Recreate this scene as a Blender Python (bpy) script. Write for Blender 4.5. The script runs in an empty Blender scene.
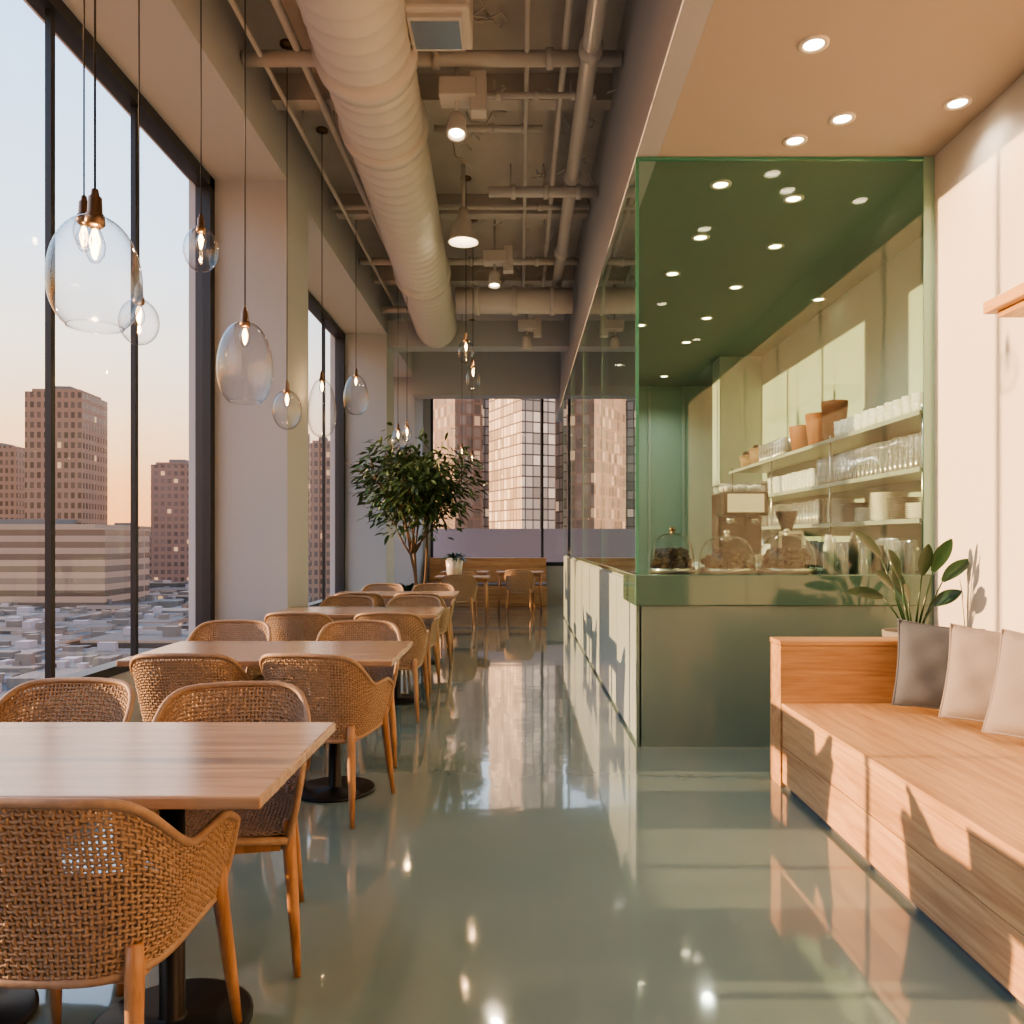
import bpy, bmesh, math, random
from mathutils import Vector, Matrix
random.seed(7)
C=bpy.context.scene.collection
pi=math.pi
# ------------------------------------------------------------ materials
def newmat(name):
    m=bpy.data.materials.new(name); m.use_nodes=True
    nt=m.node_tree; nt.nodes.clear()
    out=nt.nodes.new('ShaderNodeOutputMaterial')
    return m,nt,out
def N(nt,t,**kw):
    n=nt.nodes.new(t)
    for k,v in kw.items():
        if k in n.inputs: n.inputs[k].default_value=v
        else: setattr(n,k,v)
    return n
def math_(nt,op,a,b=None,c=None):
    n=nt.nodes.new('ShaderNodeMath'); n.operation=op
    for i,v in enumerate((a,b,c)):
        if v is None: continue
        if isinstance(v,(int,float)): n.inputs[i].default_value=v
        else: nt.links.new(v,n.inputs[i])
    return n.outputs[0]
def mixc(nt,f,a,b):
    n=nt.nodes.new('ShaderNodeMix'); n.data_type='RGBA'
    if isinstance(f,(int,float)): n.inputs[0].default_value=f
    else: nt.links.new(f,n.inputs[0])
    for s,v in ((6,a),(7,b)):
        if isinstance(v,tuple): n.inputs[s].default_value=(*v[:3],1)
        else: nt.links.new(v,n.inputs[s])
    return n.outputs[2]
def pbr(name,col,rough=.5,metal=0,noise=0,nscale=8,bump=0,bscale=60,coat=0,emit=None,es=0,stretch=(1,1,1),spec=.5,rn=0):
    m,nt,out=newmat(name)
    p=N(nt,'ShaderNodeBsdfPrincipled')
    p.inputs['Base Color'].default_value=(*col,1); p.inputs['Roughness'].default_value=rough
    p.inputs['Metallic'].default_value=metal; p.inputs['Coat Weight'].default_value=coat
    p.inputs['Specular IOR Level'].default_value=spec
    if emit: p.inputs['Emission Color'].default_value=(*emit,1); p.inputs['Emission Strength'].default_value=es
    tc=N(nt,'ShaderNodeTexCoord'); mp=N(nt,'ShaderNodeMapping'); mp.inputs['Scale'].default_value=stretch
    nt.links.new(tc.outputs['Object'],mp.inputs[0])
    if noise or rn:
        n=N(nt,'ShaderNodeTexNoise'); n.inputs['Scale'].default_value=nscale; n.inputs['Detail'].default_value=6
        nt.links.new(mp.outputs[0],n.inputs['Vector'])
        if noise:
            a=tuple(c*(1-noise) for c in col); b=tuple(min(1,c*(1+noise)) for c in col)
            nt.links.new(mixc(nt,n.outputs['Fac'],a,b),p.inputs['Base Color'])
        if rn:
            nt.links.new(math_(nt,'MULTIPLY_ADD',n.outputs['Fac'],rn,rough-rn/2),p.inputs['Roughness'])
    if bump:
        n=N(nt,'ShaderNodeTexNoise'); n.inputs['Scale'].default_value=bscale; n.inputs['Detail'].default_value=4
        nt.links.new(mp.outputs[0],n.inputs['Vector'])
        b=N(nt,'ShaderNodeBump'); b.inputs['Strength'].default_value=bump; b.inputs['Distance'].default_value=.01
        nt.links.new(n.outputs['Fac'],b.inputs['Height']); nt.links.new(b.outputs[0],p.inputs['Normal'])
    nt.links.new(p.outputs[0],out.inputs[0]); return m
def wood(name,c1,c2,axis='Y',rough=.38,scale=1.0,coat=.15):
    m,nt,out=newmat(name)
    p=N(nt,'ShaderNodeBsdfPrincipled'); p.inputs['Roughness'].default_value=rough; p.inputs['Coat Weight'].default_value=coat
    p.inputs['Coat Roughness'].default_value=.25
    tc=N(nt,'ShaderNodeTexCoord'); mp=N(nt,'ShaderNodeMapping')
    s=[14*scale]*3; s['XYZ'.index(axis)]=.9*scale; mp.inputs['Scale'].default_value=s
    nt.links.new(tc.outputs['Object'],mp.inputs[0])
    n=N(nt,'ShaderNodeTexNoise'); n.inputs['Scale'].default_value=1.0; n.inputs['Detail'].default_value=8; n.inputs['Distortion'].default_value=1.2
    nt.links.new(mp.outputs[0],n.inputs['Vector'])
    n2=N(nt,'ShaderNodeTexNoise'); n2.inputs['Scale'].default_value=6; n2.inputs['Detail'].default_value=3
    nt.links.new(mp.outputs[0],n2.inputs['Vector'])
    f=math_(nt,'MULTIPLY_ADD',n2.outputs['Fac'],.35,math_(nt,'MULTIPLY',n.outputs['Fac'],.75))
    cr=N(nt,'ShaderNodeValToRGB'); e=cr.color_ramp.elements
    e[0].position=.36; e[0].color=(*c1,1); e[1].position=.66; e[1].color=(*c2,1)
    nt.links.new(f,cr.inputs[0]); nt.links.new(cr.outputs[0],p.inputs['Base Color'])
    b=N(nt,'ShaderNodeBump'); b.inputs['Strength'].default_value=.12; b.inputs['Distance'].default_value=.005
    nt.links.new(f,b.inputs['Height']); nt.links.new(b.outputs[0],p.inputs['Normal'])
    nt.links.new(p.outputs[0],out.inputs[0]); return m
def glass(name,tint,r0=.04,rough=.0,rmax=1.0,power=5,gcol=(1,1,1),diff=0,dcol=(.8,.8,.8),edge=None,ep=3):
    # thin-walled glass: absorption grows with the longer path at the rim, Schlick-like reflection
    m,nt,out=newmat(name)
    lw=N(nt,'ShaderNodeLayerWeight'); lw.inputs[0].default_value=.5
    t=N(nt,'ShaderNodeBsdfTransparent'); t.inputs[0].default_value=(*tint,1); tout=t.outputs[0]
    if edge: nt.links.new(mixc(nt,math_(nt,'POWER',lw.outputs['Facing'],ep),tint,edge),t.inputs[0])
    if diff:
        d=N(nt,'ShaderNodeBsdfDiffuse'); d.inputs[0].default_value=(*dcol,1)
        mm=N(nt,'ShaderNodeMixShader'); mm.inputs[0].default_value=diff; nt.links.new(tout,mm.inputs[1]); nt.links.new(d.outputs[0],mm.inputs[2]); tout=mm.outputs[0]
    g=N(nt,'ShaderNodeBsdfGlossy'); g.inputs['Roughness'].default_value=rough
    g.inputs['Color'].default_value=(*gcol,1)
    f=math_(nt,'POWER',lw.outputs['Facing'],power)
    f=math_(nt,'MULTIPLY_ADD',f,rmax-r0,r0)
    mx=N(nt,'ShaderNodeMixShader'); nt.links.new(f,mx.inputs[0]); nt.links.new(tout,mx.inputs[1]); nt.links.new(g.outputs[0],mx.inputs[2])
    nt.links.new(mx.outputs[0],out.inputs[0]); return m
def emis(name,col,s):
    m,nt,out=newmat(name); e=N(nt,'ShaderNodeEmission'); e.inputs[0].default_value=(*col,1); e.inputs[1].default_value=s
    nt.links.new(e.outputs[0],out.inputs[0]); return m
def facade(name,wall,win,su,sz,fu=.3,fz=.4,lit=.15,ls=1.2,litcol=(1,.6,.3),wr=.2,roof=(.10,.085,.075)):
    m,nt,out=newmat(name)
    p=N(nt,'ShaderNodeBsdfPrincipled')
    tc=N(nt,'ShaderNodeTexCoord'); s=N(nt,'ShaderNodeSeparateXYZ'); nt.links.new(tc.outputs['Object'],s.inputs[0])
    u=math_(nt,'DIVIDE',math_(nt,'ADD',math_(nt,'ADD',s.outputs[0],s.outputs[1]),500.3),su); z=math_(nt,'DIVIDE',math_(nt,'ADD',s.outputs[2],300),sz)
    a=math_(nt,'GREATER_THAN',math_(nt,'FRACT',u),fu); b=math_(nt,'GREATER_THAN',math_(nt,'FRACT',z),fz)
    mask=math_(nt,'MULTIPLY',a,b)
    cv=N(nt,'ShaderNodeCombineXYZ'); nt.links.new(math_(nt,'FLOOR',u),cv.inputs[0]); nt.links.new(math_(nt,'FLOOR',z),cv.inputs[1])
    wn=N(nt,'ShaderNodeTexWhiteNoise'); nt.links.new(cv.outputs[0],wn.inputs['Vector'])
    geo=N(nt,'ShaderNodeNewGeometry'); sn=N(nt,'ShaderNodeSeparateXYZ'); nt.links.new(geo.outputs['Normal'],sn.inputs[0])
    side=math_(nt,'LESS_THAN',sn.outputs[2],.5); mask=math_(nt,'MULTIPLY',mask,side)
    wincol=mixc(nt,wn.outputs['Value'],tuple(c*.6 for c in win),tuple(min(1,c*1.4) for c in win))
    wl=mixc(nt,side,roof,wall)
    nt.links.new(mixc(nt,mask,wl,wincol),p.inputs['Base Color'])
    nt.links.new(math_(nt,'MULTIPLY_ADD',mask,wr-.75,.75),p.inputs['Roughness'])
    p.inputs['Emission Color'].default_value=(*litcol,1)
    l=math_(nt,'GREATER_THAN',wn.outputs['Value'],1-lit)
    nt.links.new(math_(nt,'MULTIPLY',math_(nt,'MULTIPLY',l,mask),ls),p.inputs['Emission Strength'])
    nt.links.new(p.outputs[0],out.inputs[0]); return m

M={}
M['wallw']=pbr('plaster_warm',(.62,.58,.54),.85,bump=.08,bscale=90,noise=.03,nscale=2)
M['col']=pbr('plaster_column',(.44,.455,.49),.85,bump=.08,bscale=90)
M['ceil']=pbr('ceiling_deck',(.52,.49,.47),.9,noise=.2,nscale=3,bump=.3,bscale=30)
M['ceilr']=pbr('ceiling_plaster',(.45,.40,.355),.9)
M['ceilg']=pbr('ceiling_green',(.165,.235,.195),.7)
M['kwall']=pbr('kitchen_wall',(.40,.48,.43),.8)
M['kback']=pbr('kitchen_back',(.31,.44,.38),.35)
M['frame']=pbr('dark_frame',(.04,.045,.055),.4,metal=.3)
M['duct']=pbr('duct_paint',(.64,.61,.585),.55,bump=.05,bscale=20)
M['pipe']=pbr('pipe_paint',(.60,.58,.56),.5)
M['black']=pbr('black_metal',(.02,.02,.022),.35,metal=.6)
M['steel']=pbr('steel',(.6,.6,.58),.25,metal=1)
M['shelf']=pbr('shelf_metal',(.36,.40,.37),.35,metal=.2)
M['brass']=pbr('aged_brass',(.26,.17,.11),.35,metal=.9)
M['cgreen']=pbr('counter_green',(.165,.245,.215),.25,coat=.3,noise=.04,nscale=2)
M['cside']=pbr('counter_side',(.38,.47,.44),.28,coat=.2)  # paler than the counter front: window reflections put into the base colour
M['slab']=pbr('green_slab',(.085,.175,.135),.08,coat=.6)
M['wood']=wood('oak_bench',(.38,.20,.095),(.62,.385,.20),'Y',rough=.42,scale=1)
M['woodx']=wood('oak_arm',(.36,.185,.085),(.60,.36,.185),'X',rough=.42)
M['tabw']=wood('table_top',(.25,.15,.09),(.43,.28,.175),'X',rough=.22,coat=.4)
M['legw']=wood('leg_wood',(.29,.14,.06),(.48,.26,.13),'Z',rough=.35,scale=2)
M['wick']=pbr('wicker',(.37,.25,.165),.6,noise=.35,nscale=40)
M['wickd']=pbr('wicker_rim',(.33,.22,.145),.55,noise=.35,nscale=60)
M['pglass']=glass('pendant_glass',(.95,.955,.96),.04,0,.7,3.2,edge=(.20,.19,.18),ep=3.2)
M['wglass']=glass('window_glass',(.97,.985,.99),.02,0,.9,5)
M['gglass']=glass('green_glass',(.855,.925,.88),.04,0,1,3.4)
M['gedge']=pbr('glass_edge',(.08,.30,.22),.1,coat=.6)
M['gedgel']=pbr('glass_edge_light',(.35,.55,.45),.15)
M['jar']=glass('jar_glass',(.95,.96,.95),.03,.0,.8,4.5,edge=(.25,.25,.24),ep=3.5)
M['tumbler']=glass('tumbler_glass',(.84,.88,.86),.10,.08,.95,1.8,diff=.18,edge=(.22,.25,.23))
M['bulb']=emis('bulb_glow',(1,.60,.25),16)
M['down']=emis('downlight_glow',(1,.80,.52),14)
M['trimw']=pbr('downlight_trim',(.75,.68,.6),.5)
M['leaf']=pbr('leaf',(.055,.10,.035),.4,noise=.4,nscale=6)
M['leaf2']=pbr('leaf_big',(.022,.062,.028),.3,noise=.3,nscale=4)
M['bark']=pbr('bark',(.13,.08,.05),.8)
M['soil']=pbr('soil',(.04,.025,.015),.95)
M['pot']=pbr('planter',(.20,.19,.17),.7)
M['terra']=pbr('terracotta',(.30,.115,.055),.6,noise=.1)
M['basket']=pbr('basket_weave',(.24,.16,.095),.8,noise=.5,nscale=50,bump=.6,bscale=90)
M['cer']=pbr('ceramic',(.62,.61,.58),.3)
M['cerd']=pbr('ceramic_dark',(.10,.095,.09),.4)
M['cake']=pbr('pastry',(.020,.009,.005),.7,noise=.5,nscale=30,bump=.4,spec=.2)
M['fab1']=pbr('fabric_grey',(.10,.112,.14),.95,bump=.5,bscale=300,noise=.08,nscale=120)
M['fab2']=pbr('fabric_beige',(.265,.24,.24),.95,bump=.5,bscale=300,noise=.08,nscale=120)
M['para']=pbr('parapet',(.40,.33,.33),.8)
M['roof']=pbr('roof_plant',(.20,.165,.14),.9)
M['ground']=pbr('asphalt',(.085,.07,.062),.95,noise=.3,nscale=.02)

m,nt,out=newmat('polished_concrete'); M['floor']=m
p=N(nt,'ShaderNodeBsdfPrincipled'); tc=N(nt,'ShaderNodeTexCoord')
n=N(nt,'ShaderNodeTexNoise'); n.inputs['Scale'].default_value=.9; n.inputs['Detail'].default_value=9; n.inputs['Roughness'].default_value=.6
nt.links.new(tc.outputs['Object'],n.inputs['Vector'])
nt.links.new(mixc(nt,n.outputs['Fac'],(.155,.222,.215),(.22,.292,.278)),p.inputs['Base Color'])
nt.links.new(math_(nt,'MULTIPLY_ADD',n.outputs['Fac'],.08,.045),p.inputs['Roughness'])
p.inputs['Coat Weight'].default_value=1; p.inputs['Coat Roughness'].default_value=.035
n3=N(nt,'ShaderNodeTexNoise'); n3.inputs['Scale'].default_value=3.5; n3.inputs['Detail'].default_value=2
nt.links.new(tc.outputs['Object'],n3.inputs['Vector'])
b=N(nt,'ShaderNodeBump'); b.inputs['Strength'].default_value=.05; b.inputs['Distance'].default_value=.02
nt.links.new(n3.outputs['Fac'],b.inputs['Height']); nt.links.new(b.outputs[0],p.inputs['Normal']); nt.links.new(b.outputs[0],p.inputs['Coat Normal'])
nt.links.new(p.outputs[0],out.inputs[0])

# ------------------------------------------------------------ mesh builder
class MB:
    def __init__(s): s.v=[]; s.f=[]; s.mi=[]; s.mats=[]; s.sm=[]
    def m(s,k):
        if k not in s.mats: s.mats.append(k)
        return s.mats.index(k)
    def add(s,vs,fs,k,smooth=False,mat=None):
        o=len(s.v)
        for v in vs:
            v=Vector(v)
            if mat is not None: v=mat@v
            s.v.append(v)
        i=s.m(k)
        for f in fs: s.f.append([a+o for a in f]); s.mi.append(i); s.sm.append(smooth)
    def box(s,x0,x1,y0,y1,z0,z1,k,mat=None,bev=0):
        if bev>0:
            bm=bmesh.new(); bmesh.ops.create_cube(bm,size=1)
            for v in bm.verts: v.co=Vector(((x0+x1)/2+v.co.x*(x1-x0),(y0+y1)/2+v.co.y*(y1-y0),(z0+z1)/2+v.co.z*(z1-z0)))
            bmesh.ops.bevel(bm,geom=bm.edges[:],offset=bev,segments=2,affect='EDGES',profile=.5)
            bm.verts.index_update()
            s.add([v.co.copy() for v in bm.verts],[[v.index for v in f.verts] for f in bm.faces],k,False,mat); bm.free(); return
        vs=[(x,y,z) for z in (z0,z1) for y in (y0,y1) for x in (x0,x1)]
        s.add(vs,[(0,2,3,1),(4,5,7,6),(0,1,5,4),(2,6,7,3),(0,4,6,2),(1,3,7,5)],k,False,mat)
    def lathe(s,pr,k,cx=0,cy=0,cz=0,seg=24,mat=None,smooth=True):
        vs=[];fs=[]
        for r,z in pr:
            for i in range(seg):
                a=2*pi*i/seg; vs.append((cx+r*math.cos(a),cy+r*math.sin(a),cz+z))
        for j in range(len(pr)-1):
            for i in range(seg):
                a=j*seg+i;b=j*seg+(i+1)%seg
                fs.append((a,b,b+seg,a+seg))
        s.add(vs,fs,k,smooth,mat)
    def tube(s,pts,r,k,seg=8,cap=True,smooth=True,mat=None,closed=False):
        pts=[Vector(p) for p in pts]; n=len(pts)
        if not hasattr(r,'__len__'): r=[r]*n
        vs=[];fs=[]; up=None
        for i,p in enumerate(pts):
            a=pts[max(i-1,0)] if not closed else pts[(i-1)%n]; b=pts[min(i+1,n-1)] if not closed else pts[(i+1)%n]
            t=(b-a).normalized()
            if up is None:
                up=Vector((0,0,1)) if abs(t.z)<.9 else Vector((1,0,0))
            u=(up-t*up.dot(t)).normalized(); w=t.cross(u); up=u
            for j in range(seg):
                an=2*pi*j/seg; vs.append(p+u*r[i]*math.cos(an)+w*r[i]*math.sin(an))
        for i in range(n-1 if not closed else n):
            for j in range(seg):
                a=i*seg+j;b=i*seg+(j+1)%seg; c=((i+1)%n)*seg
                fs.append((a,b,c+(j+1)%seg,c+j))
        if cap and not closed:
            fs.append(tuple(range(seg-1,-1,-1))); fs.append(tuple((n-1)*seg+j for j in range(seg)))
        s.add(vs,fs,k,smooth,mat)
    def mesh(s,name):
        me=bpy.data.meshes.new(name); me.from_pydata([tuple(v) for v in s.v],[],s.f)
        for k in s.mats: me.materials.append(M[k])
        me.polygons.foreach_set('material_index',s.mi); me.polygons.foreach_set('use_smooth',s.sm); me.update(); return me
    def obj(s,name,loc=(0,0,0),rz=0,parent=None):
        return place(s.mesh(name),name,loc,rz,parent)
def place(me,name,loc=(0,0,0),rz=0,parent=None):
    o=bpy.data.objects.new(name,me); C.objects.link(o); o.location=loc; o.rotation_euler=(0,0,rz)
    if parent: o.parent=parent
    return o
def bx(name,x0,x1,y0,y1,z0,z1,k,bev=0,parent=None):
    b=MB(); b.box(x0,x1,y0,y1,z0,z1,k,bev=bev); return b.obj(name,parent=parent)
def empty(name,loc=(0,0,0)):
    e=bpy.data.objects.new(name,None); C.objects.link(e); e.location=loc; e.empty_display_size=.1; return e

# ------------------------------------------------------------ shell
LW=-2.7; CX=-2.05; RW=2.7; KW=3.3; BK=0.76; YB=-3.0; YE=17.0; ZC=5.2; ZS=4.52; ZL=3.85; GY=5.22; SILL=.45
bx('floor',-2.95,3.5,YB-.2,YE+.2,-.25,0,'floor')
bx('ceiling',-2.95,BK+.02,YB-.2,YE+.2,ZC,ZC+.2,'ceil')
bx('ceiling_lowered',BK+.14,RW+.3,YB,GY,ZL,ZL+.15,'ceilr')
bx('ceiling_kitchen',BK+.14,KW+.2,GY,YE,ZL,ZL+.15,'ceilg')
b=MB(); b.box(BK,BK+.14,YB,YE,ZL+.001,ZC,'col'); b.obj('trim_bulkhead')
bx('wall_right',RW,RW+.7,YB,GY+.02,0,ZL+.1,'wallw')
bx('wall_kitchen_right',KW,KW+.2,GY+.02,YE+.2,0,ZL+.1,'kwall')
b=MB(); b.box(1.0,KW,13,13.2,0,ZL,'kback')
for x in (1.0,1.55,2.1,2.65): b.box(x-.02,x+.02,12.96,13,0,ZL,'kwall')
b.obj('wall_kitchen_back')
bx('wall_kitchen_pier',2.72,KW,10.9,11.3,0,ZL,'kwall')
bx('wall_back',-2.95,3.5,YB-.2,YB,0,ZC,'wallw')
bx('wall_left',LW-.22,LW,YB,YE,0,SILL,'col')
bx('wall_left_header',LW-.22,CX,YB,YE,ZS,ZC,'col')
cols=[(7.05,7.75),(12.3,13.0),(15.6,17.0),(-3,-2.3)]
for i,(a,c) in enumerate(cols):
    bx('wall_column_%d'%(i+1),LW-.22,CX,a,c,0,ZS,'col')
for i,(a,c) in enumerate([(-2.3,7.05),(7.75,12.3),(13.0,15.6)]):
    e=empty('window_%d'%(i+1),(LW,(a+c)/2,2.5)); b=MB()
    def fr(*q): b.box(*q,'frame')
    x0,x1=-.12,-.0; L=(c-a)/2
    fr(x0,.01,-L,L,SILL-2.5,SILL-2.5+.06); fr(x0,.01,-L,L,ZS-2.5-.09,ZS-2.5)
    fr(x0,.01,-L,-L+.07,SILL-2.5,ZS-2.5); fr(x0,.01,L-.10,L,SILL-2.5,ZS-2.5)
    if i==0: ms=[5.68,4.66,3.4,2.2,1.0,-.2,-1.3]
    else:
        k=3; ms=[a+(c-a)*(j+1)/(k+1) for j in range(k)]
    for y in ms:
        yy=y-(a+c)/2; fr(-.055,-.02,yy-.022,yy+.022,SILL-2.5,ZS-2.5)
    b.obj('frame',parent=e)
    g=MB(); g.add([(-.06,-L,SILL-2.5),(-.06,L,SILL-2.5),(-.06,L,ZS-2.5),(-.06,-L,ZS-2.5)],[(0,1,2,3)],'wglass'); g.obj('pane',parent=e)
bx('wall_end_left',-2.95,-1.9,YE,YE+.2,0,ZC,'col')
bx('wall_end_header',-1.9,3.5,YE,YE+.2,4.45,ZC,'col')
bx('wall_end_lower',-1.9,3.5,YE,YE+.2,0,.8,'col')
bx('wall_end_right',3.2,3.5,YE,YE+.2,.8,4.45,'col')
e=empty('window_4',(0,YE,2.6)); b=MB()
b.box(-1.9,3.2,-.02,.12,-1.8,-1.72,'frame'); b.box(-1.9,3.2,-.02,.12,1.77,1.85,'frame')
for x in (-1.9,.45,2.0,3.14): b.box(x,x+.05,0,.08,-1.8,1.85,'frame')
b.obj('frame',parent=e)
g=MB(); g.add([(-1.9,.06,-1.8),(3.2,.06,-1.8),(3.2,.06,1.85),(-1.9,.06,1.85)],[(0,1,2,3)],'wglass'); g.obj('pane',parent=e)
bx('trim_beam',CX,BK,12.4,12.75,4.35,4.75,'col')
bx('trim_beam_far',CX,BK,15.2,15.6,4.1,ZC,'col')
for i,y in enumerate((2.0,4.3,6.6,8.9,11.2)): bx('trim_joist_%d'%(i+1),CX,BK,y,y+.16,ZC-.22,ZC,'ceil')

# ------------------------------------------------------------ counter + glass enclosure
e=empty('service_counter')
b=MB()
b.box(BK+.02,RW,GY,GY+.55,0,.92,'cgreen'); b.obj('front_cabinet',parent=e)
b=MB(); b.box(BK+.03,BK+.6,GY+.55,14,0,1.1,'cside')
y=GY
b.box(BK,BK+.03,GY,GY+.03,0,1.1,'cgreen')
while y<13.9:
    b.box(BK+.005,BK+.03,y+.03 if y==GY else y+.01,min(y+1.1,14),.03,1.07,'cside'); y+=1.1
b.obj('side_cabinet',parent=e)
b=MB(); b.box(BK-.01,RW,GY-.012,GY+.6,.92,1.125,'slab',bev=.008); b.obj('slab_front',parent=e)
b=MB(); b.box(BK-.0,BK+.62,GY+.6,14,1.09,1.125,'slab',bev=.006); b.obj('slab_side',parent=e)
e=empty('green_glass_partition')
b=MB(); b.box(BK,RW-.0,GY,GY+.015,1.126,ZL-.002,'gglass'); b.obj('front_pane',parent=e)
for i in range(4):
    b=MB(); y0=GY+.02+i*2.19; b.box(BK-.0,BK+.012,y0+.004,y0+2.186,1.126,ZL-.002,'gglass'); b.obj('side_pane_%d'%(i+1),parent=e)
b=MB(); b.box(BK-.004,BK+.016,GY-.004,GY+.018,1.126,ZL-.002,'gedge')
b.box(RW-.07,RW,GY-.012,GY-.001,1.126,ZL-.002,'gedgel')
b.box(BK,RW,GY-.006,GY+.02,ZL-.02,ZL-.002,'gedge')
for i in range(1,5): b.box(BK-.002,BK+.013,GY+.02+i*2.19-.003,GY+.02+i*2.19+.003,1.126,ZL-.002,'gedgel')
b.obj('glass_edges',parent=e)

# ------------------------------------------------------------ downlights
def light(kind,name,loc,energy,col,parent=None,**kw):
    l=bpy.data.lights.new(name,kind); l.energy=energy; l.color=col
    for k,v in kw.items(): setattr(l,k,v)
    o=bpy.data.objects.new(name,l); C.objects.link(o); o.location=loc
    if parent: o.parent=parent
    return o
dm=MB(); dm.lathe([(.075,0),(.075,-.008),(.055,-.010),(.050,-.004)],'trimw',seg=24); dm.lathe([(.05,-.004),(.0001,-.004)],'down',seg=24)
dme=dm.mesh('downlight')
dl=[(1.48,4.03,35),(2.5,4.57,22),(1.91,4.74,35),(1.72,5.0,0),(1.5,2.0,35),(2.2,.5,35),(1.5,-1,25)]
kl=[(1.41,5.62,0),(2.0,5.85,60),(1.49,6.6,0),(2.17,6.8,60),(1.43,7.5,50),(2.13,7.9,0),(3.1,8.3,0),(2.1,9.0,60),(2.1,10.1,0),(2.2,12.2,60),(1.4,9.3,0),(1.4,11.4,60)]
for i,(x,y,w) in enumerate(dl+kl):
    o=place(dme,'recessed_downlight',(x,y,ZL-.0005))
    if w: light('SPOT','lamp',(0,0,-.02),w,(1,.82,.62) if i<len(dl) else (1,.92,.83),o,spot_size=2.4,spot_blend=.8,shadow_soft_size=.05)

# ------------------------------------------------------------ pendants
def gl_profile(kind,w,h):
    pr=[]; n=18
    for i in range(n+1):
        t=i/n
        if kind=='globe': a=t*(pi-.28)+.28; r=w*math.sin(a)*(1.0); z=h*(math.cos(a)-1)
        elif kind=='jug':
            a=t*(pi*.84-.2)+.2; r=w*math.sin(a)**.8*(1-.08*math.cos(a)); z=2*h*(math.cos(a)-1)/(1-math.cos(pi*.84))
        else:
            a=t*(pi-.2)+.2; r=w*math.sin(a)**.75*(1-.16*math.cos(a))/1.02; z=h*(math.cos(a)-1)
        pr.append((max(r,.0005),z))
    return pr
def pendant(x,y,z,w,h,kind,top,power=3):
    b=MB(); zt=z+h
    b.tube([(0,0,top-zt),(0,0,.06)],.0035,'black',6)
    b.lathe([(.0005,.08),(.009,.078),(.012,.06),(.018,.055),(.020,.01),(.025,.006),(.027,-.02),(.02,-.028),(.0005,-.028)],'brass',seg=16)
    b.lathe([(.0005,top-zt),(.055,top-zt),(.055,top-zt-.02),(.0005,top-zt-.025)],'brass',seg=20)
    pr=gl_profile(kind,w,h); b.lathe(pr,'pglass',seg=40)
    if kind=='jug':
        r,zb=pr[-1]; b.tube([(r*math.cos(2*pi*i/40),r*math.sin(2*pi*i/40),zb) for i in range(40)],.0022,'pglass',6,closed=True)
    b.lathe([(.0005,-.03),(.014,-.035),(.028,-.075),(.026,-.105),(.012,-.128),(.0005,-.132)],'pglass',seg=16)
    for k in range(5):
        a=k*2*pi/5; b.tube([(0.004*math.cos(a),.004*math.sin(a),-.035),(.014*math.cos(a),.014*math.sin(a),-.07),(.006*math.cos(a),.006*math.sin(a),-.110)],.0021,'bulb',5)
    o=b.obj('pendant_lamp',(x,y,zt))
    light('POINT','bulb_light',(0,0,-.08),power,(1,.62,.30),o,shadow_soft_size=.012)
def px(u,v,d): return ((u-520)/800*d, d, 1.35+(540-v)/800*d)
def P(u,v,d,wp,hp,kind,top,power=3):
    x,y,z=px(u,v,d); pendant(x,y,z,wp/800*d/2,hp/800*d/2,kind,top,power)
P(95,272,2.27,87,110,'jug',ZC)
P(139,322,3.9,38,46,'globe',ZC)
P(201,250,4.55,34,44,'globe',ZC)
P(245,362,4.2,54,80,'jug',ZC)
P(287,410,6.2,29,40,'globe',ZC)
P(322,408,7.5,28,58,'pear',ZC)
P(356,395,9.2,25,40,'pear',ZC)
P(84,232,3.0,20,30,'globe',ZC,1)
P(466,352,8.5,16,24,'globe',ZC)
P(473,378,9.6,15,24,'pear',ZC)
P(398,440,10.5,14,22,'pear',ZC)
P(407,434,9.9,10,16,'globe',ZC)
P(472,462,14,12,16,'globe',ZC,2)
P(462,455,13.2,10,16,'pear',ZC,2)

# ------------------------------------------------------------ ductwork
b=MB(); p0=Vector((-.80,-1.0,4.58)); p1=Vector((-1.28,12.3,4.61)); R=.31
n=80; pts=[];rr=[]
dirv=(p1-p0)
for i in range(n+1):
    q=p0+dirv*i/n
    pts+= [q, q+dirv*(.10/n), q+dirv*(.2/n)]; rr+=[R,R+.009,R]
pts=pts[:-2]; rr=rr[:-2]
b.tube(pts,rr,'duct',32)
for t in (.47,.54,.80):
    q=p0+dirv*t; b.tube([q,q+dirv.normalized()*.12],R+.035,'duct',32)
    b.tube([q+Vector((0,0,R-.05)),q+Vector((0,0,.56))],.012,'pipe',6)
b.obj('spiral_air_duct')
b=MB(); b.tube([(-.85,10.7,4.55),(.7,10.7,4.55)],.17,'duct',24)
for x in (-.6,-.1,.4): b.tube([(x,10.7,4.55),(x+.06,10.7,4.55)],.19,'duct',24)
b.obj('branch_air_duct')
b=MB()
b.tube([(.50,-1,4.82),(.50,11.0,4.82)],.065,'pipe',14)
for y in (1,3.6,5.6,7.6,9.6): b.tube([(.50,y,4.82),(.50,y+.1,4.82)],.085,'pipe',14); b.tube([(.5,y,4.86),(.5,y,ZC-.002)],.01,'pipe',6)
b.obj('sprinkler_pipe')
b=MB(); b.tube([(-1.63,-1,4.95),(-1.63,14,4.95)],.032,'pipe',10)
b.tube([(.33,2,4.96),(.33,12,4.96)],.025,'pipe',8); b.tube([(-1.9,3,4.9),(-1.9,15,4.9)],.02,'pipe',8)
b.tube([(.05,4,4.93),(.05,12,4.93)],.02,'pipe',8)
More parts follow.
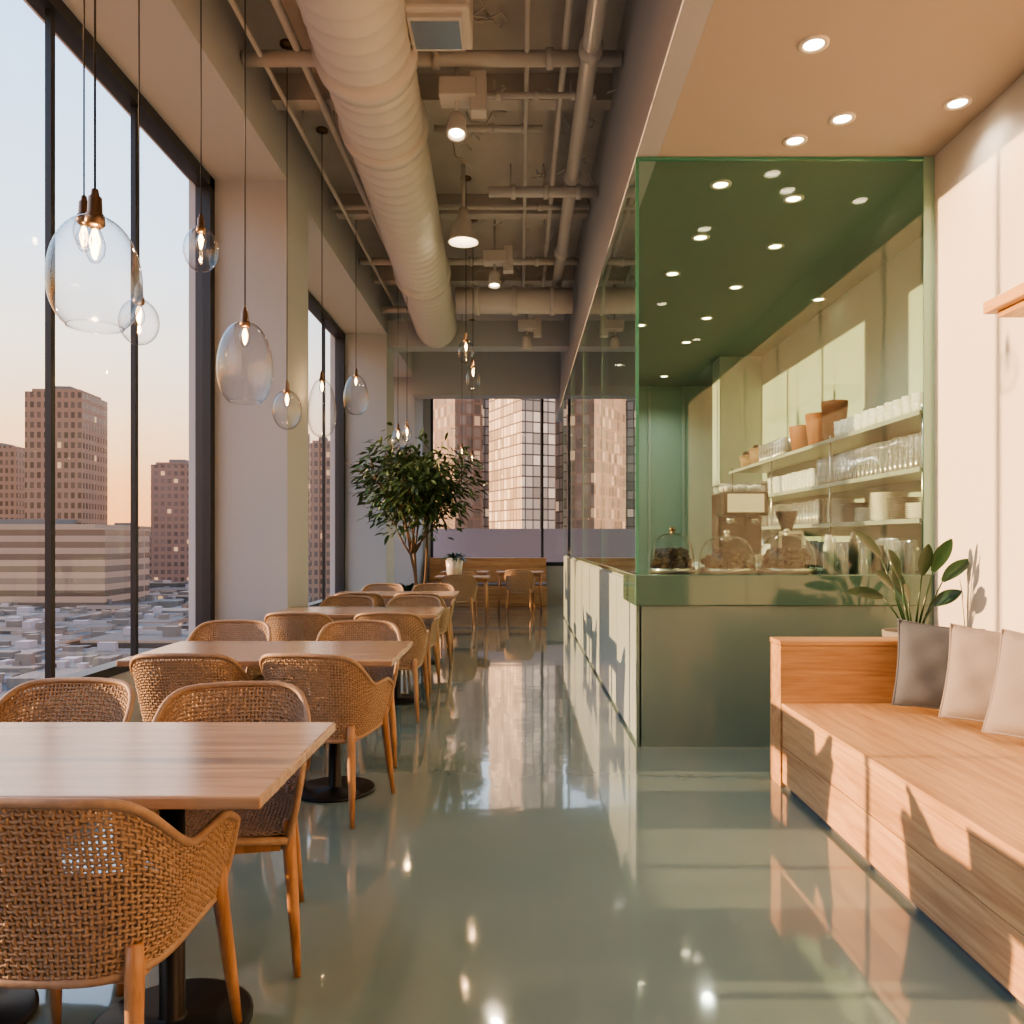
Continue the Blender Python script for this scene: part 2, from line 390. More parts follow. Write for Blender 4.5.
for y in (3,5,7,9,11):
    for x,z in ((-1.63,4.95),(.33,4.96),(-1.9,4.9)): b.tube([(x,y,z),(x,y,ZC-.002)],.007,'pipe',6)
b.obj('electrical_conduit')
for (x0,x1,y,z,r) in [(-2.04,.75,5.9,4.9,.055),(-2.04,.75,8.6,4.93,.03),(-.75,.2,7.0,4.95,.03),(-2.04,.75,10.2,4.9,.045),(-2.0,-.9,4.6,4.9,.04),(-.4,.6,6.3,4.85,.025),(-.3,.75,7.7,4.7,.05),(-2.04,.75,11.8,4.75,.05)]:
    b=MB(); b.tube([(x0,y,z),(x1,y,z)],r,'pipe',12)
    for k in range(3):
        xx=x0+(x1-x0)*(.2+.3*k); b.tube([(xx,y,z),(xx+.05,y,z)],r*1.35,'pipe',12); b.tube([(xx,y,z),(xx,y,ZC-.23)],.008,'pipe',6)
    b.obj('cross_pipe')
b=MB()
for k in range(26):
    x=random.uniform(-.5,.6); y=random.uniform(5,11.5)
    pts=[Vector((x,y,ZC-.02))]
    for j in range(7): pts.append(pts[-1]+Vector((random.uniform(-.14,.14),random.uniform(-.15,.15),random.uniform(-.10,.04))))
    b.tube(pts,.007,'pipe',5)
b.obj('hanging_cables')
b=MB(); b.box(-.22,.22,-.22,.22,-.02,.34,'duct',bev=.02); b.box(-.17,.17,-.17,.17,-.05,-.02,'pipe')
b.box(-.15,.15,-.14,.14,-.056,-.05,'steel')
b.tube([(0,0,.3),(0,0,.36)],.15,'duct',16)
b.obj('air_diffuser',(-.53,5.1,4.62))
def spot(x,y,z,s=1,tilt=.5):
    b=MB(); R_=Matrix.Rotation(tilt,4,'X')
    b.lathe([(.0005,.12),(.05,.12),(.07,.08),(.085,-.06),(.085,-.08),(.07,-.08),(.065,-.05)],'duct',seg=24,mat=R_@Matrix.Scale(s,4))
    b.lathe([(.06,-.05),(.0005,-.05)],'down',seg=24,mat=R_@Matrix.Scale(s,4))
    b.tube([(0,0,.08*s),(0,.02,.22),(0,.02,ZC-z-.002)],.014,'pipe',8); b.box(-.13,.15,-.08,.12,.20,.34,'duct',bev=.01); b.box(.1,.22,-.05,.08,.1,.4,'duct',bev=.01)
    o=b.obj('track_spotlight',(x,y,z))
    l=light('SPOT','lamp',(0,-.05*s,-.14*s),45,(1,.80,.56),o,spot_size=2.2,spot_blend=.7,shadow_soft_size=.06); l.rotation_euler=(tilt,0,0)
spot(-.47,5.95,4.42,.9,-.3)
spot(-.30,9.4,4.4,.9,-.2); spot(.1,12.0,4.3,.9,.3)
def bell(x,y,z):
    b=MB(); b.lathe([(.0005,.34),(.05,.34),(.06,.25),(.11,.18),(.15,.02),(.165,0),(.15,.0),(.10,.16),(.04,.2),(.0005,.2)],'duct',seg=28)
    b.lathe([(.0005,.20),(.035,.17),(.04,.12),(.0005,.08)],'trimw',seg=12); b.tube([(0,0,.3),(0,0,ZC-z-.002)],.02,'pipe',8)
    o=b.obj('bell_lamp',(x,y,z)); light('POINT','lamp',(0,0,.02),6,(1,.76,.5),o,shadow_soft_size=.05)
bell(-.58,8.2,4.40)

# ------------------------------------------------------------ chair
def chair_mesh():
    b=MB()
    w=.268; raw=[]
    for i in range(13): raw.append((w*(1-.03*(1-i/12)),.24-.24*i/12))
    for i in range(1,60):
        a=pi*i/60; c=math.cos(a); s=math.sin(a)
        raw.append((w*math.copysign(abs(c)**.62,c),-.27*s**.62))
    for i in range(13): raw.append((-w*(1-.03*i/12),.24*i/12))
    L=[0]
    for i in range(1,len(raw)): L.append(L[-1]+math.dist(raw[i],raw[i-1]))
    T=L[-1]
    def plan(s):
        q=min(max(s,0),1)*T
        for i in range(1,len(L)):
            if L[i]>=q-1e-9:
                f=(q-L[i-1])/(L[i]-L[i-1]+1e-12); return raw[i-1][0]*(1-f)+raw[i][0]*f, raw[i-1][1]*(1-f)+raw[i][1]*f
        return raw[-1]
    def S(s,v):
        x,y=plan(s)
        t=min(1,max(0,(-.02-y)/.24)); t=t*t*(3-2*t)
        lean=min(1,max(0,(.14-y)/.34)); lean=lean*lean*(3-2*lean)
        top=.635+.16*t+.016*(1-(x/w)**2)*t
        if y>.10: top-=.05*((y-.10)/.14)**2
        z=.39+(top-.39)*v
        sc=.82+.18*v**.7
        yy=y*(.84+.16*v**.7)-(.05*v*v*lean)
        if y>0: yy=y*(.92+.06*v)
        return Vector((x*sc,yy,z))
    def Nn(s,v):
        e=.004
        a=S(min(s+e,1),v)-S(max(s-e,0),v); c=S(s,min(v+e*3,1))-S(s,max(v-e*3,0))
        n=a.cross(c); return n.normalized() if n.length>1e-9 else Vector((0,0,1))
    nu=98; nv=30; amp=.003
    def ribbon(pts,nor,hw,ht,k):
        vs=[];fs=[]
        for i,p in enumerate(pts):
            t=(pts[min(i+1,len(pts)-1)]-pts[max(i-1,0)]).normalized(); n=nor[i]; s_=t.cross(n).normalized()
            vs+=[p+s_*hw,p+n*ht,p-s_*hw,p-n*ht]
        for i in range(len(pts)-1):
            for j in range(4): a=i*4+j; c=i*4+(j+1)%4; fs.append((a,c,c+4,a+4))
        b.add(vs,fs,k,True)
    grid={}
    rg=random.Random(5)
    for i in range(nu+1):
        for j in range(nv+1):
            s=i/nu;v=j/nv; n=Nn(s,v); pt=S(s,v)
            if 0<i<nu and 0<j<nv: pt=pt+Vector((rg.uniform(-1,1),rg.uniform(-1,1),rg.uniform(-1,1)))*.0016
            grid[i,j]=(pt,n)
    for j in range(nv+1):
        ribbon([grid[i,j][0]+grid[i,j][1]*amp*(1 if (i+j)%2 else -1) for i in range(nu+1)],[grid[i,j][1] for i in range(nu+1)],.0047,.0022,'wick')
    for i in range(nu+1):
        ribbon([grid[i,j][0]-grid[i,j][1]*amp*(1 if (i+j)%2 else -1) for j in range(nv+1)],[grid[i,j][1] for j in range(nv+1)],.0045,.0022,'wick')
    base=[S(i/80,0.12) for i in range(81)]
    def hw_at(y):
        best=0
        for q in base:
            if abs(q.y-y)<.012: best=max(best,abs(q.x))
        return best
    ys=[-.222+i*.0145 for i in range(32)]; hws=[hw_at(y) or .2 for y in ys]; hws[0]=hws[0]*.9
    ns=36; up=Vector((0,0,1))
    def SP(i,j):
        y=ys[j]; x=hws[j]*(2*i/ns-1); z=.435-.012*(1-(x/.25)**2)*(1-(y/.25)**2)
        return Vector((x,y,z))
    for j in range(32): ribbon([SP(i,j)+up*amp*(1 if (i+j)%2 else -1) for i in range(ns+1)],[up]*(ns+1),.0054,.0022,'wick')
    for i in range(ns+1): ribbon([SP(i,j)-up*amp*(1 if (i+j)%2 else -1) for j in range(32)],[up]*32,.0050,.0022,'wick')
    rim=[S(0,v/8) for v in range(8)]+[S(i/90,1) for i in range(91)]+[S(1,1-v/8) for v in range(1,9)]
    b.tube(rim,.0115,'wickd',8)
    b.tube([S(i/60,.0) for i in range(61)],.012,'wickd',8)
    b.tube([S(0,.1)+Vector((0,.004,0)),Vector((0,S(0,.1).y+.02,.425)),S(1,.1)+Vector((0,.004,0))],.013,'wickd',8)
    b.box(-.20,.20,.185,.215,.375,.415,'legw'); b.box(-.18,.18,-.20,-.17,.375,.415,'legw')
    b.box(-.205,-.175,-.19,.2,.375,.415,'legw'); b.box(.175,.205,-.19,.2,.375,.415,'legw')
    for sx in (-1,1):
        b.tube([(sx*.225,.205,.47),(sx*.225,.205,.40),(sx*.242,.235,.18),(sx*.255,.262,0)],[.019,.0215,.018,.0115],'legw',12)
        b.tube([(sx*.195,-.195,.46),(sx*.195,-.195,.40),(sx*.215,-.235,.18),(sx*.23,-.27,0)],[.019,.0215,.018,.0115],'legw',12)
    return b.mesh('dining_chair')
CH=chair_mesh()
def chair(x,y,r): place(CH,'dining_chair',(x,y,0),r)
def table_mesh(w,d):
    b=MB(); b.box(-w/2,w/2,-d/2,d/2,.725,.757,'tabw',bev=.006)
    for sx in (-.27*w/1.3*1.1,.27*w/1.3*1.1):
        b.lathe([(.0005,.0),(.215,0),(.215,.012),(.205,.016),(.04,.022),(.034,.03),(.034,.70),(.0005,.70)],'black',cx=sx,seg=36)
        b.box(sx-.22,sx+.22,-.03,.03,.70,.726,'black'); b.box(sx-.03,sx+.03,-.22,.22,.70,.726,'black')
    return b.mesh('dining_table')
TB=table_mesh(1.36,.76)
tabs=[(-1.28,2.23),(-1.31,4.32),(-1.35,6.75),(-1.38,8.9)]
for i,(x,y) in enumerate(tabs): place(TB,'dining_table',(x,y,0))
chair(-1.04,1.96,-0.02); chair(-.99,2.68,pi+.2); chair(-1.70,2.76,pi-.05)
chair(-.97,4.05,-.16); chair(-1.62,4.06,.05); chair(-1.02,4.98,pi+.1); chair(-1.88,5.0,pi)
for i,(x,y) in enumerate(tabs[2:]):
    chair(x+.36,y-.56,random.uniform(-.15,.15)); chair(x-.3,y-.55,random.uniform(-.15,.15))
    chair(x+.33,y+.58,pi+random.uniform(-.15,.15)); chair(x-.3,y+.58,pi+random.uniform(-.15,.15))

# ------------------------------------------------------------ far end furniture
b=MB(); b.box(-1.9,.55,16.2,16.95,0,.42,'woodx',bev=.01); b.box(-1.9,.55,16.75,16.95,.42,.98,'woodx',bev=.01); b.box(-1.9,.55,16.2,16.74,.42,.47,'fab2',bev=.02); b.obj('window_banquette')
b=MB(); b.box(-.45,.45,-.35,.35,.715,.75,'tabw',bev=.006)
for sx in (-1,1):
    for sy in (-1,1): b.tube([(sx*.38,sy*.28,.72),(sx*.41,sy*.31,0)],[.022,.014],'legw',10)
b.box(-.38,.38,-.29,-.26,.66,.715,'legw'); b.box(-.38,.38,.26,.29,.66,.715,'legw')
T2=b.mesh('wooden_table')
place(T2,'wooden_table',(-1.05,15.4,0)); place(T2,'wooden_table',(-.0,15.4,0)); place(T2,'wooden_table',(-.95,13.3,0))
chair(-1.05,14.72,0.1); chair(0.0,14.7,-.1); chair(-.95,12.6,.0)
b=MB(); b.box(BK+.1,BK+.35,15.0,15.25,0,1.0,'cerd',bev=.01); b.lathe([(.0005,0),(.08,0),(.09,.2),(.0005,.2)],'cer',cx=BK+.22,cy=15.12,cz=1.0); b.obj('bin_cabinet')

# ------------------------------------------------------------ ficus tree
def leafquad(b,p,d,nrm,L,W,k,segs=3,droop=.2):
    d=d.normalized(); s=d.cross(nrm)
    if s.length<1e-4: s=d.cross(Vector((1,0,0)))
    s.normalize(); n=s.cross(d).normalized(); vs=[];fs=[]
    for i in range(segs+1):
        t=i/segs; wv=W*math.sin(pi*min(.98,t*.92+.06))**.8; c=p+d*L*t-n*0+Vector((0,0,-droop*L*t*t))
        vs+= [c-s*wv+n*wv*.25, c, c+s*wv+n*wv*.25]
    for i in range(segs):
        a=i*3; fs+=[(a,a+1,a+4,a+3),(a+1,a+2,a+5,a+4)]
    b.add(vs,fs,k,True)
b=MB(); tx,ty=-1.42,11.2
b.lathe([(.0005,0),(.20,0),(.26,.45),(.27,.5),(.24,.5),(.235,.44),(.0005,.44)],'pot',seg=32); b.lathe([(.236,.445),(.0005,.455)],'soil',seg=24)
tips=[]
def branch(p,d,L,r,depth):
    pts=[p];q=p.copy();dd=d.normalized()
    for i in range(5):
        dd=(dd+Vector((random.uniform(-.12,.12),random.uniform(-.12,.12),random.uniform(-.02,.14)))).normalized(); q=q+dd*L/5; pts.append(q.copy())
    b.tube(pts,[r*(1-.1*i) for i in range(6)],'bark',7)
    if depth==0: tips.extend(pts[2:]); return
    for k in range(4):
        a=k*pi/2+random.uniform(-.5,.5); t=pts[random.choice((3,4,5,5))]
        branch(t,dd*.7+Vector((math.cos(a)*.8,math.sin(a)*.8,random.uniform(.05,.8))),L*.62,r*.6,depth-1)
for k in range(3):
    a=k*2.1+.5; branch(Vector((.04*math.cos(a),.04*math.sin(a),.44)),Vector((.10*math.cos(a),.10*math.sin(a),1)),1.2,.026,2)
ctr=Vector((0,0,2.12)); cnt=0
for k in range(14000):
    t=random.choice(tips)
    p=t+Vector((random.gauss(0,.15),random.gauss(0,.15),random.gauss(0,.16)))
    q=p-ctr
    if (q.x/.88)**2+(q.y/.88)**2+(q.z/.92)**2>1: continue
    cnt+=1
    if cnt>2600: break
    d=Vector((q.x+random.gauss(0,.4),q.y+random.gauss(0,.4),random.uniform(-.6,.2)))
    leafquad(b,p,d,Vector((random.gauss(0,.4),random.gauss(0,.4),1)),random.uniform(.10,.16),random.uniform(.020,.030),'leaf',3)
b.obj('ficus_tree',(tx,ty,0))
b=MB(); b.lathe([(.0005,0),(.12,0),(.15,.3),(.13,.3),(.0005,.28)],'cer',seg=24)
for k in range(60):
    a=random.uniform(0,2*pi); d=Vector((math.cos(a),math.sin(a),random.uniform(.3,1.5)))
    leafquad(b,Vector((0,0,.28)),d,Vector((0,0,1)),random.uniform(.2,.34),.022,'leaf2',4,.5)
b.obj('potted_fern',(-1.1,13.4,.751))
b=MB(); b.lathe([(.0005,0),(.16,0),(.2,.42),(.18,.42),(.0005,.4)],'pot',seg=24)
for k in range(50):
    a=random.uniform(0,2*pi); d=Vector((math.cos(a),math.sin(a),random.uniform(.5,2)))
    leafquad(b,Vector((0,0,.4)),d,Vector((0,0,1)),random.uniform(.25,.5),.03,'leaf2',4,.5)
b.obj('potted_fern',(-2.0,14.3,0))

# ------------------------------------------------------------ bench
e=empty('oak_bench',(0,0,0))
BX=1.43; BY0=.2; BY1=4.55; RB=RW-.002
b=MB(); b.box(BX+.02,RB,BY0,BY1-.02,.0,.055,'cerd'); b.obj('plinth',parent=e)
b=MB(); b.box(BX,RB,BY0,BY1-.19,.03,.225,'wood',bev=.002); b.obj('lower_board',parent=e)
b=MB(); b.box(BX,RB,BY0,BY1-.19,.228,.415,'wood',bev=.002); b.obj('upper_board',parent=e)
b=MB()
xx=BX-.004
while xx<RB-.01:
    x2=min(xx+.318,RB); b.box(xx,x2-.001,BY0,BY1-.185,.418,.46,'wood',bev=.0025); xx=x2
b.obj('seat_boards',parent=e)
b=MB(); b.box(BX-.008,RB,BY1-.18,BY1,.0,.77,'woodx',bev=.003); b.box(BX-.012,RB,BY1-.185,BY1+.005,.772,.80,'woodx',bev=.004); b.obj('armrest',parent=e)

def cushion(name,loc,w,h,t,k,rx,rz,ry=0):
    b=MB(); n=18; vs=[];fs=[]
    for side in (1,-1):
        o=len(vs)
        for j in range(n+1):
            for i in range(n+1):
                u=2*i/n-1; v=2*j/n-1
                prof=(max(0,1-abs(u)**2.6)*max(0,1-abs(v)**2.6))**.5
                xs=u*w/2*(1-.07*(1-v*v)*abs(u)**4*1); ys=v*h/2*(1-.07*(1-u*u)*abs(v)**4)
                wr=.005*math.sin(6*u+4*v)+.004*math.sin(8*v-5*u)
                vs.append((xs,side*(t/2*prof+wr*prof),ys))
        for j in range(n):
            for i in range(n):
                a=o+j*(n+1)+i; q=(a,a+1,a+n+2,a+n+1); fs.append(q if side<0 else q[::-1])
    b.add(vs,fs,k,True)
    edge=[(-1,-1),(1,-1),(1,1),(-1,1)]; pts=[]
    for q in range(4):
        (u0,v0),(u1,v1)=edge[q],edge[(q+1)%4]
        for i in range(10):
            u=u0+(u1-u0)*i/10; v=v0+(v1-v0)*i/10
            pts.append((u*w/2*(1-.07*(1-v*v)*abs(u)**4),0,v*h/2*(1-.07*(1-u*u)*abs(v)**4)))
    b.tube(pts,.006,k,6,closed=True)
    me=b.mesh(name); o=bpy.data.objects.new(name,me); C.objects.link(o); o.location=loc; o.rotation_euler=(rx,ry,rz)
R_=math.radians
cushion('grey_throw_cushion',(2.17,4.15,.69),.41,.45,.15,'fab1',R_(-14),R_(-16),R_(6))
cushion('beige_throw_cushion',(2.26,3.82,.695),.41,.46,.16,'fab2',R_(-15),R_(-34),R_(5))
cushion('beige_throw_cushion',(2.28,3.45,.70),.44,.47,.17,'fab2',R_(-16),R_(-48),R_(5))

b=MB(); b.lathe([(.0005,0),(.13,0),(.17,.74),(.175,.80),(.155,.80),(.15,.76),(.0005,.76)],'pot',seg=32); b.lathe([(.152,.765),(.0005,.775)],'soil',seg=24)
Lf=[(-1.0,1.0,.46,.32),(-.55,1.0,.34,.28),(-.9,.25,.22,.28),(.45,1.1,.38,.30),(.85,.75,.32,.28),(.05,1.5,.36,.27),(-.35,.5,.20,.24),(.5,.4,.18,.22),(-.25,1.2,.24,.22),(-.8,.6,.28,.27)]
for i,(dx,dz,h,L) in enumerate(Lf):
    dy=random.uniform(-.45,.25); d=Vector((dx*.85,dy,dz)).normalized(); p0=Vector((dx*.03,dy*.03,.76)); p1=Vector((dx*.20,dy*.2,.78+h))
    b.tube([p0,(p0+p1)/2+Vector((0,0,.02)),p1],[.007,.006,.004],'leaf2',7)
    leafquad(b,p1,d,Vector((-.3*dx,-.8,.5)),L*.85,.042,'leaf2',10,.15)
b.obj('potted_rubber_plant',(2.38,4.84,0))

b=MB(); b.box(2.40,RB,2.6,4.15,2.52,2.58,'wood',bev=.004); b.box(2.45,RB,2.65,4.1,2.49,2.52,'wood'); b.obj('floating_wood_shelf')

# ------------------------------------------------------------ kitchen
SX=2.80; KB=KW-.002
b=MB(); sz=[2.26,1.86,1.50]
for z in sz: b.box(SX,KB,5.6,10.7,z-.018,z,'shelf'); b.box(SX-.006,SX,5.6,10.7,z-.03,z+.004,'shelf')
for y in (5.62,7.3,9.0,10.65):
    b.tube([(SX+.03,y,1.1),(SX+.03,y,2.3)],.01,'steel',8)
b.obj('kitchen_shelving')
bx('kitchen_back_counter',2.66,KB,5.5,10.8,0,1.095,'cgreen',bev=.004)
def glassrow(name,y0,y1,z,h,r,k='tumbler',rows=3,x0=SX+.08,st=1,gap=.012):
    b=MB(); y=y0
    while y<y1:
        for q in range(rows):
            for t in range(st):
                hh=h*random.uniform(.93,1.05)
                b.lathe([(.0005,.002),(r*.75,.002),(r*.8,.01),(r,hh),(r*.93,hh),(r*.7,.015),(.0005,.015)],k,cx=x0+q*(2*r+.015),cy=y,cz=z+.001+t*h*.55,seg=12)
        y+=2*r+gap
    b.obj(name)
glassrow('glass_tumbler_row',5.7,7.7,sz[1],.17,.035,st=2)
glassrow('ceramic_bowl_row',5.75,7.3,sz[0],.07,.065,'cer',rows=2,st=3)
glassrow('ceramic_cup_row',7.85,9.2,sz[1],.09,.045,'cer',rows=2,st=3)
glassrow('glass_tumbler_row',8.7,9.6,sz[0],.13,.045,rows=2,st=2)
glassrow('ceramic_cup_row',9.4,10.4,sz[1],.11,.05,'cerd',rows=2,st=2)
glassrow('glass_carafe_row',7.7,9.2,sz[2],.24,.04,rows=2)
glassrow('ceramic_cup_row',9.3,10.4,sz[2],.10,.05,'cerd',rows=2,st=2)
glassrow('glass_tumbler_row',5.75,6.5,1.097,.26,.035,rows=2,x0=2.72)
glassrow('ceramic_jar_row',6.6,7.7,1.097,.24,.055,'cerd',rows=1,x0=2.78,gap=.06)
glassrow('ceramic_cup_row',7.8,9.0,1.097,.10,.05,'cer',rows=2,x0=2.74,st=3)
glassrow('steel_canister_row',9.2,10.5,1.097,.28,.07,'steel',rows=1,x0=2.8)
for j,(y,z) in enumerate([(5.85,sz[2]),(6.15,sz[2]),(6.45,sz[2]),(6.75,sz[2]),(7.05,sz[2]),(7.35,sz[2])]):
    b=MB()
    for q in range(8+j%3*4):
        b.lathe([(.0005,.004),(.06,.004),(.12,.018),(.12,.022),(.06,.009),(.0005,.009)],'cerd' if j%3==1 else 'cer',cz=q*.014,seg=24)
    b.obj('plate_stack',(SX+.15,y,z))
for (y,z,r,h) in [(7.95,sz[0],.14,.34),(7.58,sz[0],.12,.40),(8.4,sz[0],.15,.28)]:
    b=MB(); b.lathe([(.0005,0),(r*.75,0),(r,h*.9),(r,h),(r*.9,h),(r*.7,.03),(.0005,.03)],'terra',seg=28); b.obj('terracotta_pot',(SX+.18,y,z))
for (y,r,h) in [(9.85,.17,.2),(10.3,.16,.16)]:
    b=MB(); b.lathe([(.0005,0),(r*.8,0),(r,h),(r*.94,h),(r*.75,.02),(.0005,.02)],'basket',seg=28)
    b.tube([(r*.97*math.cos(a*pi/14),r*.97*math.sin(a*pi/14),h) for a in range(28)],.012,'basket',6,closed=True)
    for k in range(9):
        a=k*.7; b.lathe([(max(.0005,.06*math.sin(t*pi/6)),-.04*math.cos(t*pi/6)) for t in range(7)],'cake' if k%2 else 'cer',cx=r*.5*math.cos(a),cy=r*.5*math.sin(a),cz=h*.8+.03*(k%3),seg=10)
    b.obj('bread_basket',(SX+.19,y,sz[0]))
def dome(x,y,r,h,knob='brass'):
    z=1.1255; b=MB()
    b.lathe([(.0005,0),(r*1.02,0),(r*1.06,.012),(r*1.04,.018),(.0005,.014)],'cerd',seg=36)
    pr=[(r,.018)]+[(r*math.cos(a*pi/2/14)**.6 if a<14 else .0005,.05+(h-.05)*math.sin(a*pi/2/14)) for a in range(15)]
    b.lathe(pr,'jar',seg=36); b.lathe([(r*1.01,.02),(r*1.02,.035),(r*.99,.035)],'steel',seg=36)
    b.lathe([(.0005,h+.045),(.02,h+.04),(.022,h+.02),(.008,h+.008),(.03,h),(.0005,h)],knob,seg=16)
    for k in range(140):
        a=random.uniform(0,2*pi); lay=k%4; q=(r*.86)*(random.random()**.5)*(1-.08*lay); rr=random.uniform(.022,.034); zz=.018+rr+.032*lay
        b.lathe([(max(.0005,rr*math.sin(t*pi/6)),-rr*.8*math.cos(t*pi/6)) for t in range(7)],'cake',cx=q*math.cos(a),cy=q*math.sin(a),cz=zz,seg=10)
    b.obj('glass_cake_dome',(x,y,z))
dome(1.04,5.46,.15,.27); dome(1.41,5.46,.19,.25,'steel'); dome(1.82,5.46,.19,.26,'steel')
b=MB(); b.box(-.19,.19,-.2,.2,.03,.10,'steel',bev=.01); b.box(-.19,.19,.0,.2,.10,.62,'black',bev=.02); b.box(-.19,.19,-.18,.2,.42,.62,'black',bev=.015)
b.box(-.15,.15,-.186,-.18,.45,.60,'steel')
for x in (-.1,.1): b.lathe([(.0005,0),(.035,0),(.035,.06),(.0005,.06)],'steel',cx=x,cy=-.09,cz=.36,seg=16); b.tube([(x,-.09,.37),(x,-.24,.36)],.012,'black',8)
for x in (-.15,.15):
    for y in (-.16,.16): b.tube([(x,y,0),(x,y,.04)],.02,'black',8)
b.tube([(-.18,-.18,.68),(.18,-.18,.68),(.18,.18,.68),(-.18,.18,.68)],.006,'steel',6,closed=True)
for x in (-.18,.18):
    for y in (-.18,.18): b.tube([(x,y,.62),(x,y,.68)],.005,'steel',6)
for k in range(6): b.lathe([(.0005,0),(.03,0),(.038,.06),(.033,.06),(.0005,.01)],'cer',cx=-.12+.12*(k%3),cy=-.07+.14*(k//3),cz=.62,seg=12)
b.obj('espresso_machine',(1.84,6.7,1.127))
b=MB(); b.box(-.10,.10,-.12,.12,0,.3,'steel',bev=.01); b.box(-.08,.08,-.121,-.11,.03,.27,'black'); b.lathe([(.0005,0),(.04,0),(.09,.14),(.09,.16),(.0005,.16)],'black',cz=.3,seg=20); b.obj('coffee_grinder',(2.2,6.6,1.127))
b=MB(); b.box(1.5,2.4,6.3,8.2,0,1.126,'kwall',bev=.004); b.obj('prep_island')
for i,(x,h,r) in enumerate([(2.12,.26,.035),(2.20,.20,.04),(2.29,.28,.03),(2.37,.22,.045),(2.47,.19,.05),(2.57,.16,.04),(2.2,.24,.03),(2.32,.2,.03)]):
    b=MB(); b.lathe([(.0005,0),(r,0),(r,h*.7),(r*.6,h*.85),(r*.6,h),(r*.5,h),(.0005,.01)],('cerd' if i in (2,4) else 'cer') if i%2==0 else 'tumbler',seg=20); b.obj('glass_bottle' if i%2 else 'ceramic_jar',(x,5.50 if i<6 else 5.62,1.1255))

# ------------------------------------------------------------ city
GZ=-26
bx('city_ground',-1500,900,20,2400,GZ-1,GZ,'ground'); bx('city_ground_side',-1500,-20,-500,20,GZ-1,GZ,'ground')
M['f1']=facade('facade_brown',(.32,.18,.11),(.10,.065,.05),2.2,3.4,.45,.42,.03,.7)
M['f1s']=facade('facade_brown_near',(.21,.145,.11),(.20,.17,.15),1.3,1.9,.22,.20,.10,.35)
M['f2']=facade('facade_glass',(.10,.075,.06),(.50,.40,.29),1.15,1.5,.15,.13,.20,.22,(1,.66,.38))  # tan panes and warm emission stand in for golden sun reflections
M['f2d']=facade('facade_glass_dark',(.09,.07,.06),(.30,.27,.25),1.3,1.7,.14,.14,.12,.3,(1,.66,.38))
M['f3']=facade('facade_tan',(.42,.27,.18),(.17,.12,.09),60,3.8,.01,.5,.0,0)
M['f4']=facade('facade_brick',(.28,.16,.11),(.13,.09,.08),3.0,3.6,.4,.45,.06,.7)
M['f5']=facade('facade_low',(.34,.25,.20),(.10,.08,.075),3.0,3.5,.4,.5,.03,.6)
def bld(x,y,w,d,top,rot,k):
    b=MB(); h=top-GZ; b.box(-w/2,w/2,-d/2,d/2,0,h,k); b.box(-w*.42,w*.42,-d*.42,d*.42,h,h+1.2,k); b.box(-w*.2,w*.15,-d*.2,d*.2,h+1.2,h+3.0,'roof')
    b.obj('office_building',(x,y,GZ),rot)
def bpx(u0,u1,v,Y,d,rot,k,f=1.0):
    x0=(u0-520)/800*Y; x1=(u1-520)/800*Y; top=1.35+(540-v)/800*Y-1.2
    bld((x0+x1)/2,Y+d/2,(x1-x0)*f,d,top,rot,k)
bpx(14,88,388,270,20,.08,'f1',.74); bpx(-60,18,445,330,24,.05,'f1',.9); bpx(144,200,462,380,20,.1,'f4',.8)
bpx(-80,105,524,250,30,.0,'f3'); bpx(150,215,530,420,20,.0,'f5'); bpx(95,140,526,420,20,0,'f3')
bpx(240,300,430,360,26,.3,'f4'); bpx(305,330,440,300,20,.2,'f1'); bpx(330,352,470,260,20,.2,'f4')
bpx(430,466,300,130,14,.5,'f1s',.85); bpx(464,499,340,150,12,.35,'f2d'); bpx(499,543,180,110,12,.42,'f2',.85); bpx(543,575,150,120,14,.4,'f2d',.9); bpx(575,660,220,130,16,.45,'f2'); bpx(660,800,240,120,16,.4,'f1s'); bpx(340,420,300,150,20,.4,'f2d')
b=MB()
rt=random.Random(3)
for i in range(1500):
    Y=50+650*rt.random()**1.1; X=-rt.uniform(.25,1.15)*Y*1.1-5
    w=rt.uniform(8,24); d=rt.uniform(6,20); h=rt.uniform(2,8)+ (Y>450)*rt.uniform(0,10)
    b.box(X-w/2,X+w/2,Y-d/2,Y+d/2,GZ,GZ+h,rt.choice(['f5','f5','f3','f4','roof','ground']))
    for q in range(2):
        ox=rt.uniform(-.35,.2)*w; oy=rt.uniform(-.35,.2)*d; b.box(X+ox,X+ox+w*.14,Y+oy,Y+oy+d*.14,GZ+h,GZ+h+rt.uniform(.8,2),rt.choice(['roof','roof','para']))
for i in range(200):
    X=rt.uniform(-900,200); Y=rt.uniform(700,1600); w=rt.uniform(14,40); h=rt.uniform(8,34)
    b.box(X-w/2,X+w/2,Y-w/2,Y+w/2,GZ,GZ+h,rt.choice(['f5','f3','f4']))
b.obj('city_rooftops')
bx('balcony_parapet',-4,6,19,19.2,-1,1.62,'para'); bx('balcony_floor',-4,6,17.25,19.0,-.5,-.2,'para')

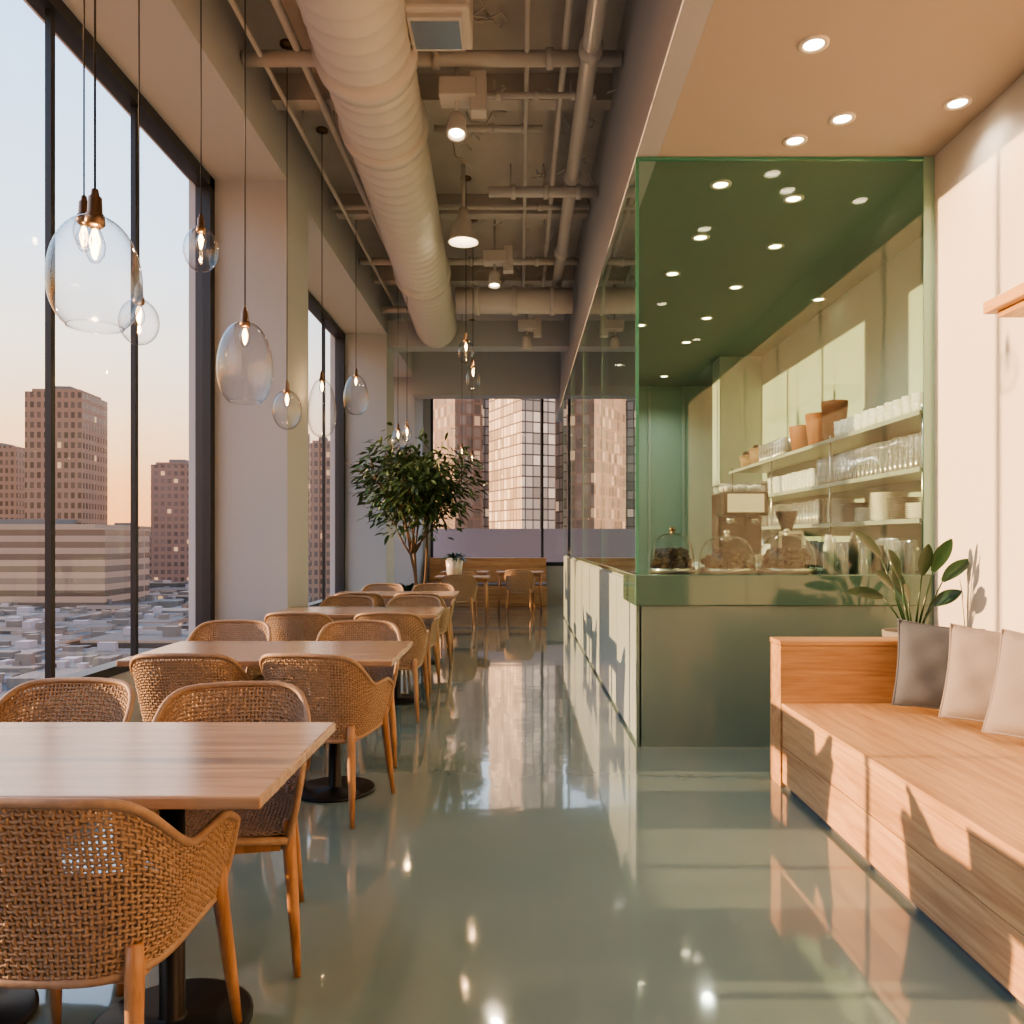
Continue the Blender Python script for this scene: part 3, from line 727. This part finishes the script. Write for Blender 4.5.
# ------------------------------------------------------------ world + sun
w=bpy.data.worlds.new('sunset_sky'); bpy.context.scene.world=w; w.use_nodes=True; nt=w.node_tree; nt.nodes.clear()
out=nt.nodes.new('ShaderNodeOutputWorld'); bg=nt.nodes.new('ShaderNodeBackground')
tc=nt.nodes.new('ShaderNodeTexCoord'); s=nt.nodes.new('ShaderNodeSeparateXYZ'); nt.links.new(tc.outputs['Generated'],s.inputs[0])
def ramp(els):
    cr=nt.nodes.new('ShaderNodeValToRGB'); e=cr.color_ramp.elements
    e[0].position=els[0][0]; e[0].color=(*els[0][1],1); e[1].position=els[1][0]; e[1].color=(*els[1][1],1)
    for p_,c_ in els[2:]:
        q=e.new(p_); q.color=(*c_,1)
    return cr
r1=ramp([(0,(.98,.55,.34)),(1,(.26,.44,.80)),(.06,(1,.62,.40)),(.15,(.90,.76,.66)),(.28,(.60,.75,.92)),(.6,(.40,.60,.92))])
nt.links.new(s.outputs[2],r1.inputs[0])
r2=ramp([(0,(1.0,.38,.12)),(1,(.30,.49,.84)),(.06,(1.0,.47,.18)),(.12,(1,.62,.34)),(.21,(.92,.76,.62)),(.32,(.66,.77,.90)),(.55,(.42,.62,.94))])
nt.links.new(s.outputs[2],r2.inputs[0])
f=math_(nt,'MULTIPLY_ADD',s.outputs[0],-1.8,.2); n_=nt.nodes.new('ShaderNodeClamp'); nt.links.new(f,n_.inputs[0])
nt.links.new(mixc(nt,n_.outputs[0],r1.outputs[0],r2.outputs[0]),bg.inputs[0]); bg.inputs[1].default_value=2.1
nt.links.new(bg.outputs[0],out.inputs[0])
sun=light('SUN','sun',(-20,5,10),11.0,(1,.58,.28),angle=math.radians(.6))
el=math.radians(9.0); az=math.radians(-1.5)
dv=Vector((math.cos(el)*math.cos(az),math.cos(el)*math.sin(az),-math.sin(el)))
sun.rotation_euler=dv.to_track_quat('-Z','Y').to_euler()

# ------------------------------------------------------------ camera
cam=bpy.data.cameras.new('camera'); co=bpy.data.objects.new('camera',cam); C.objects.link(co)
co.location=(0,0,1.35); co.rotation_euler=(pi/2,0,0); cam.sensor_width=36; cam.lens=800/1024*36
cam.shift_x=-8/1024; cam.shift_y=28/1024; cam.clip_end=4000; cam.clip_start=.05
bpy.context.scene.camera=co
vs=bpy.context.scene.view_settings
vs.view_transform='AgX'; vs.look='AgX - Medium High Contrast'; vs.exposure=.25
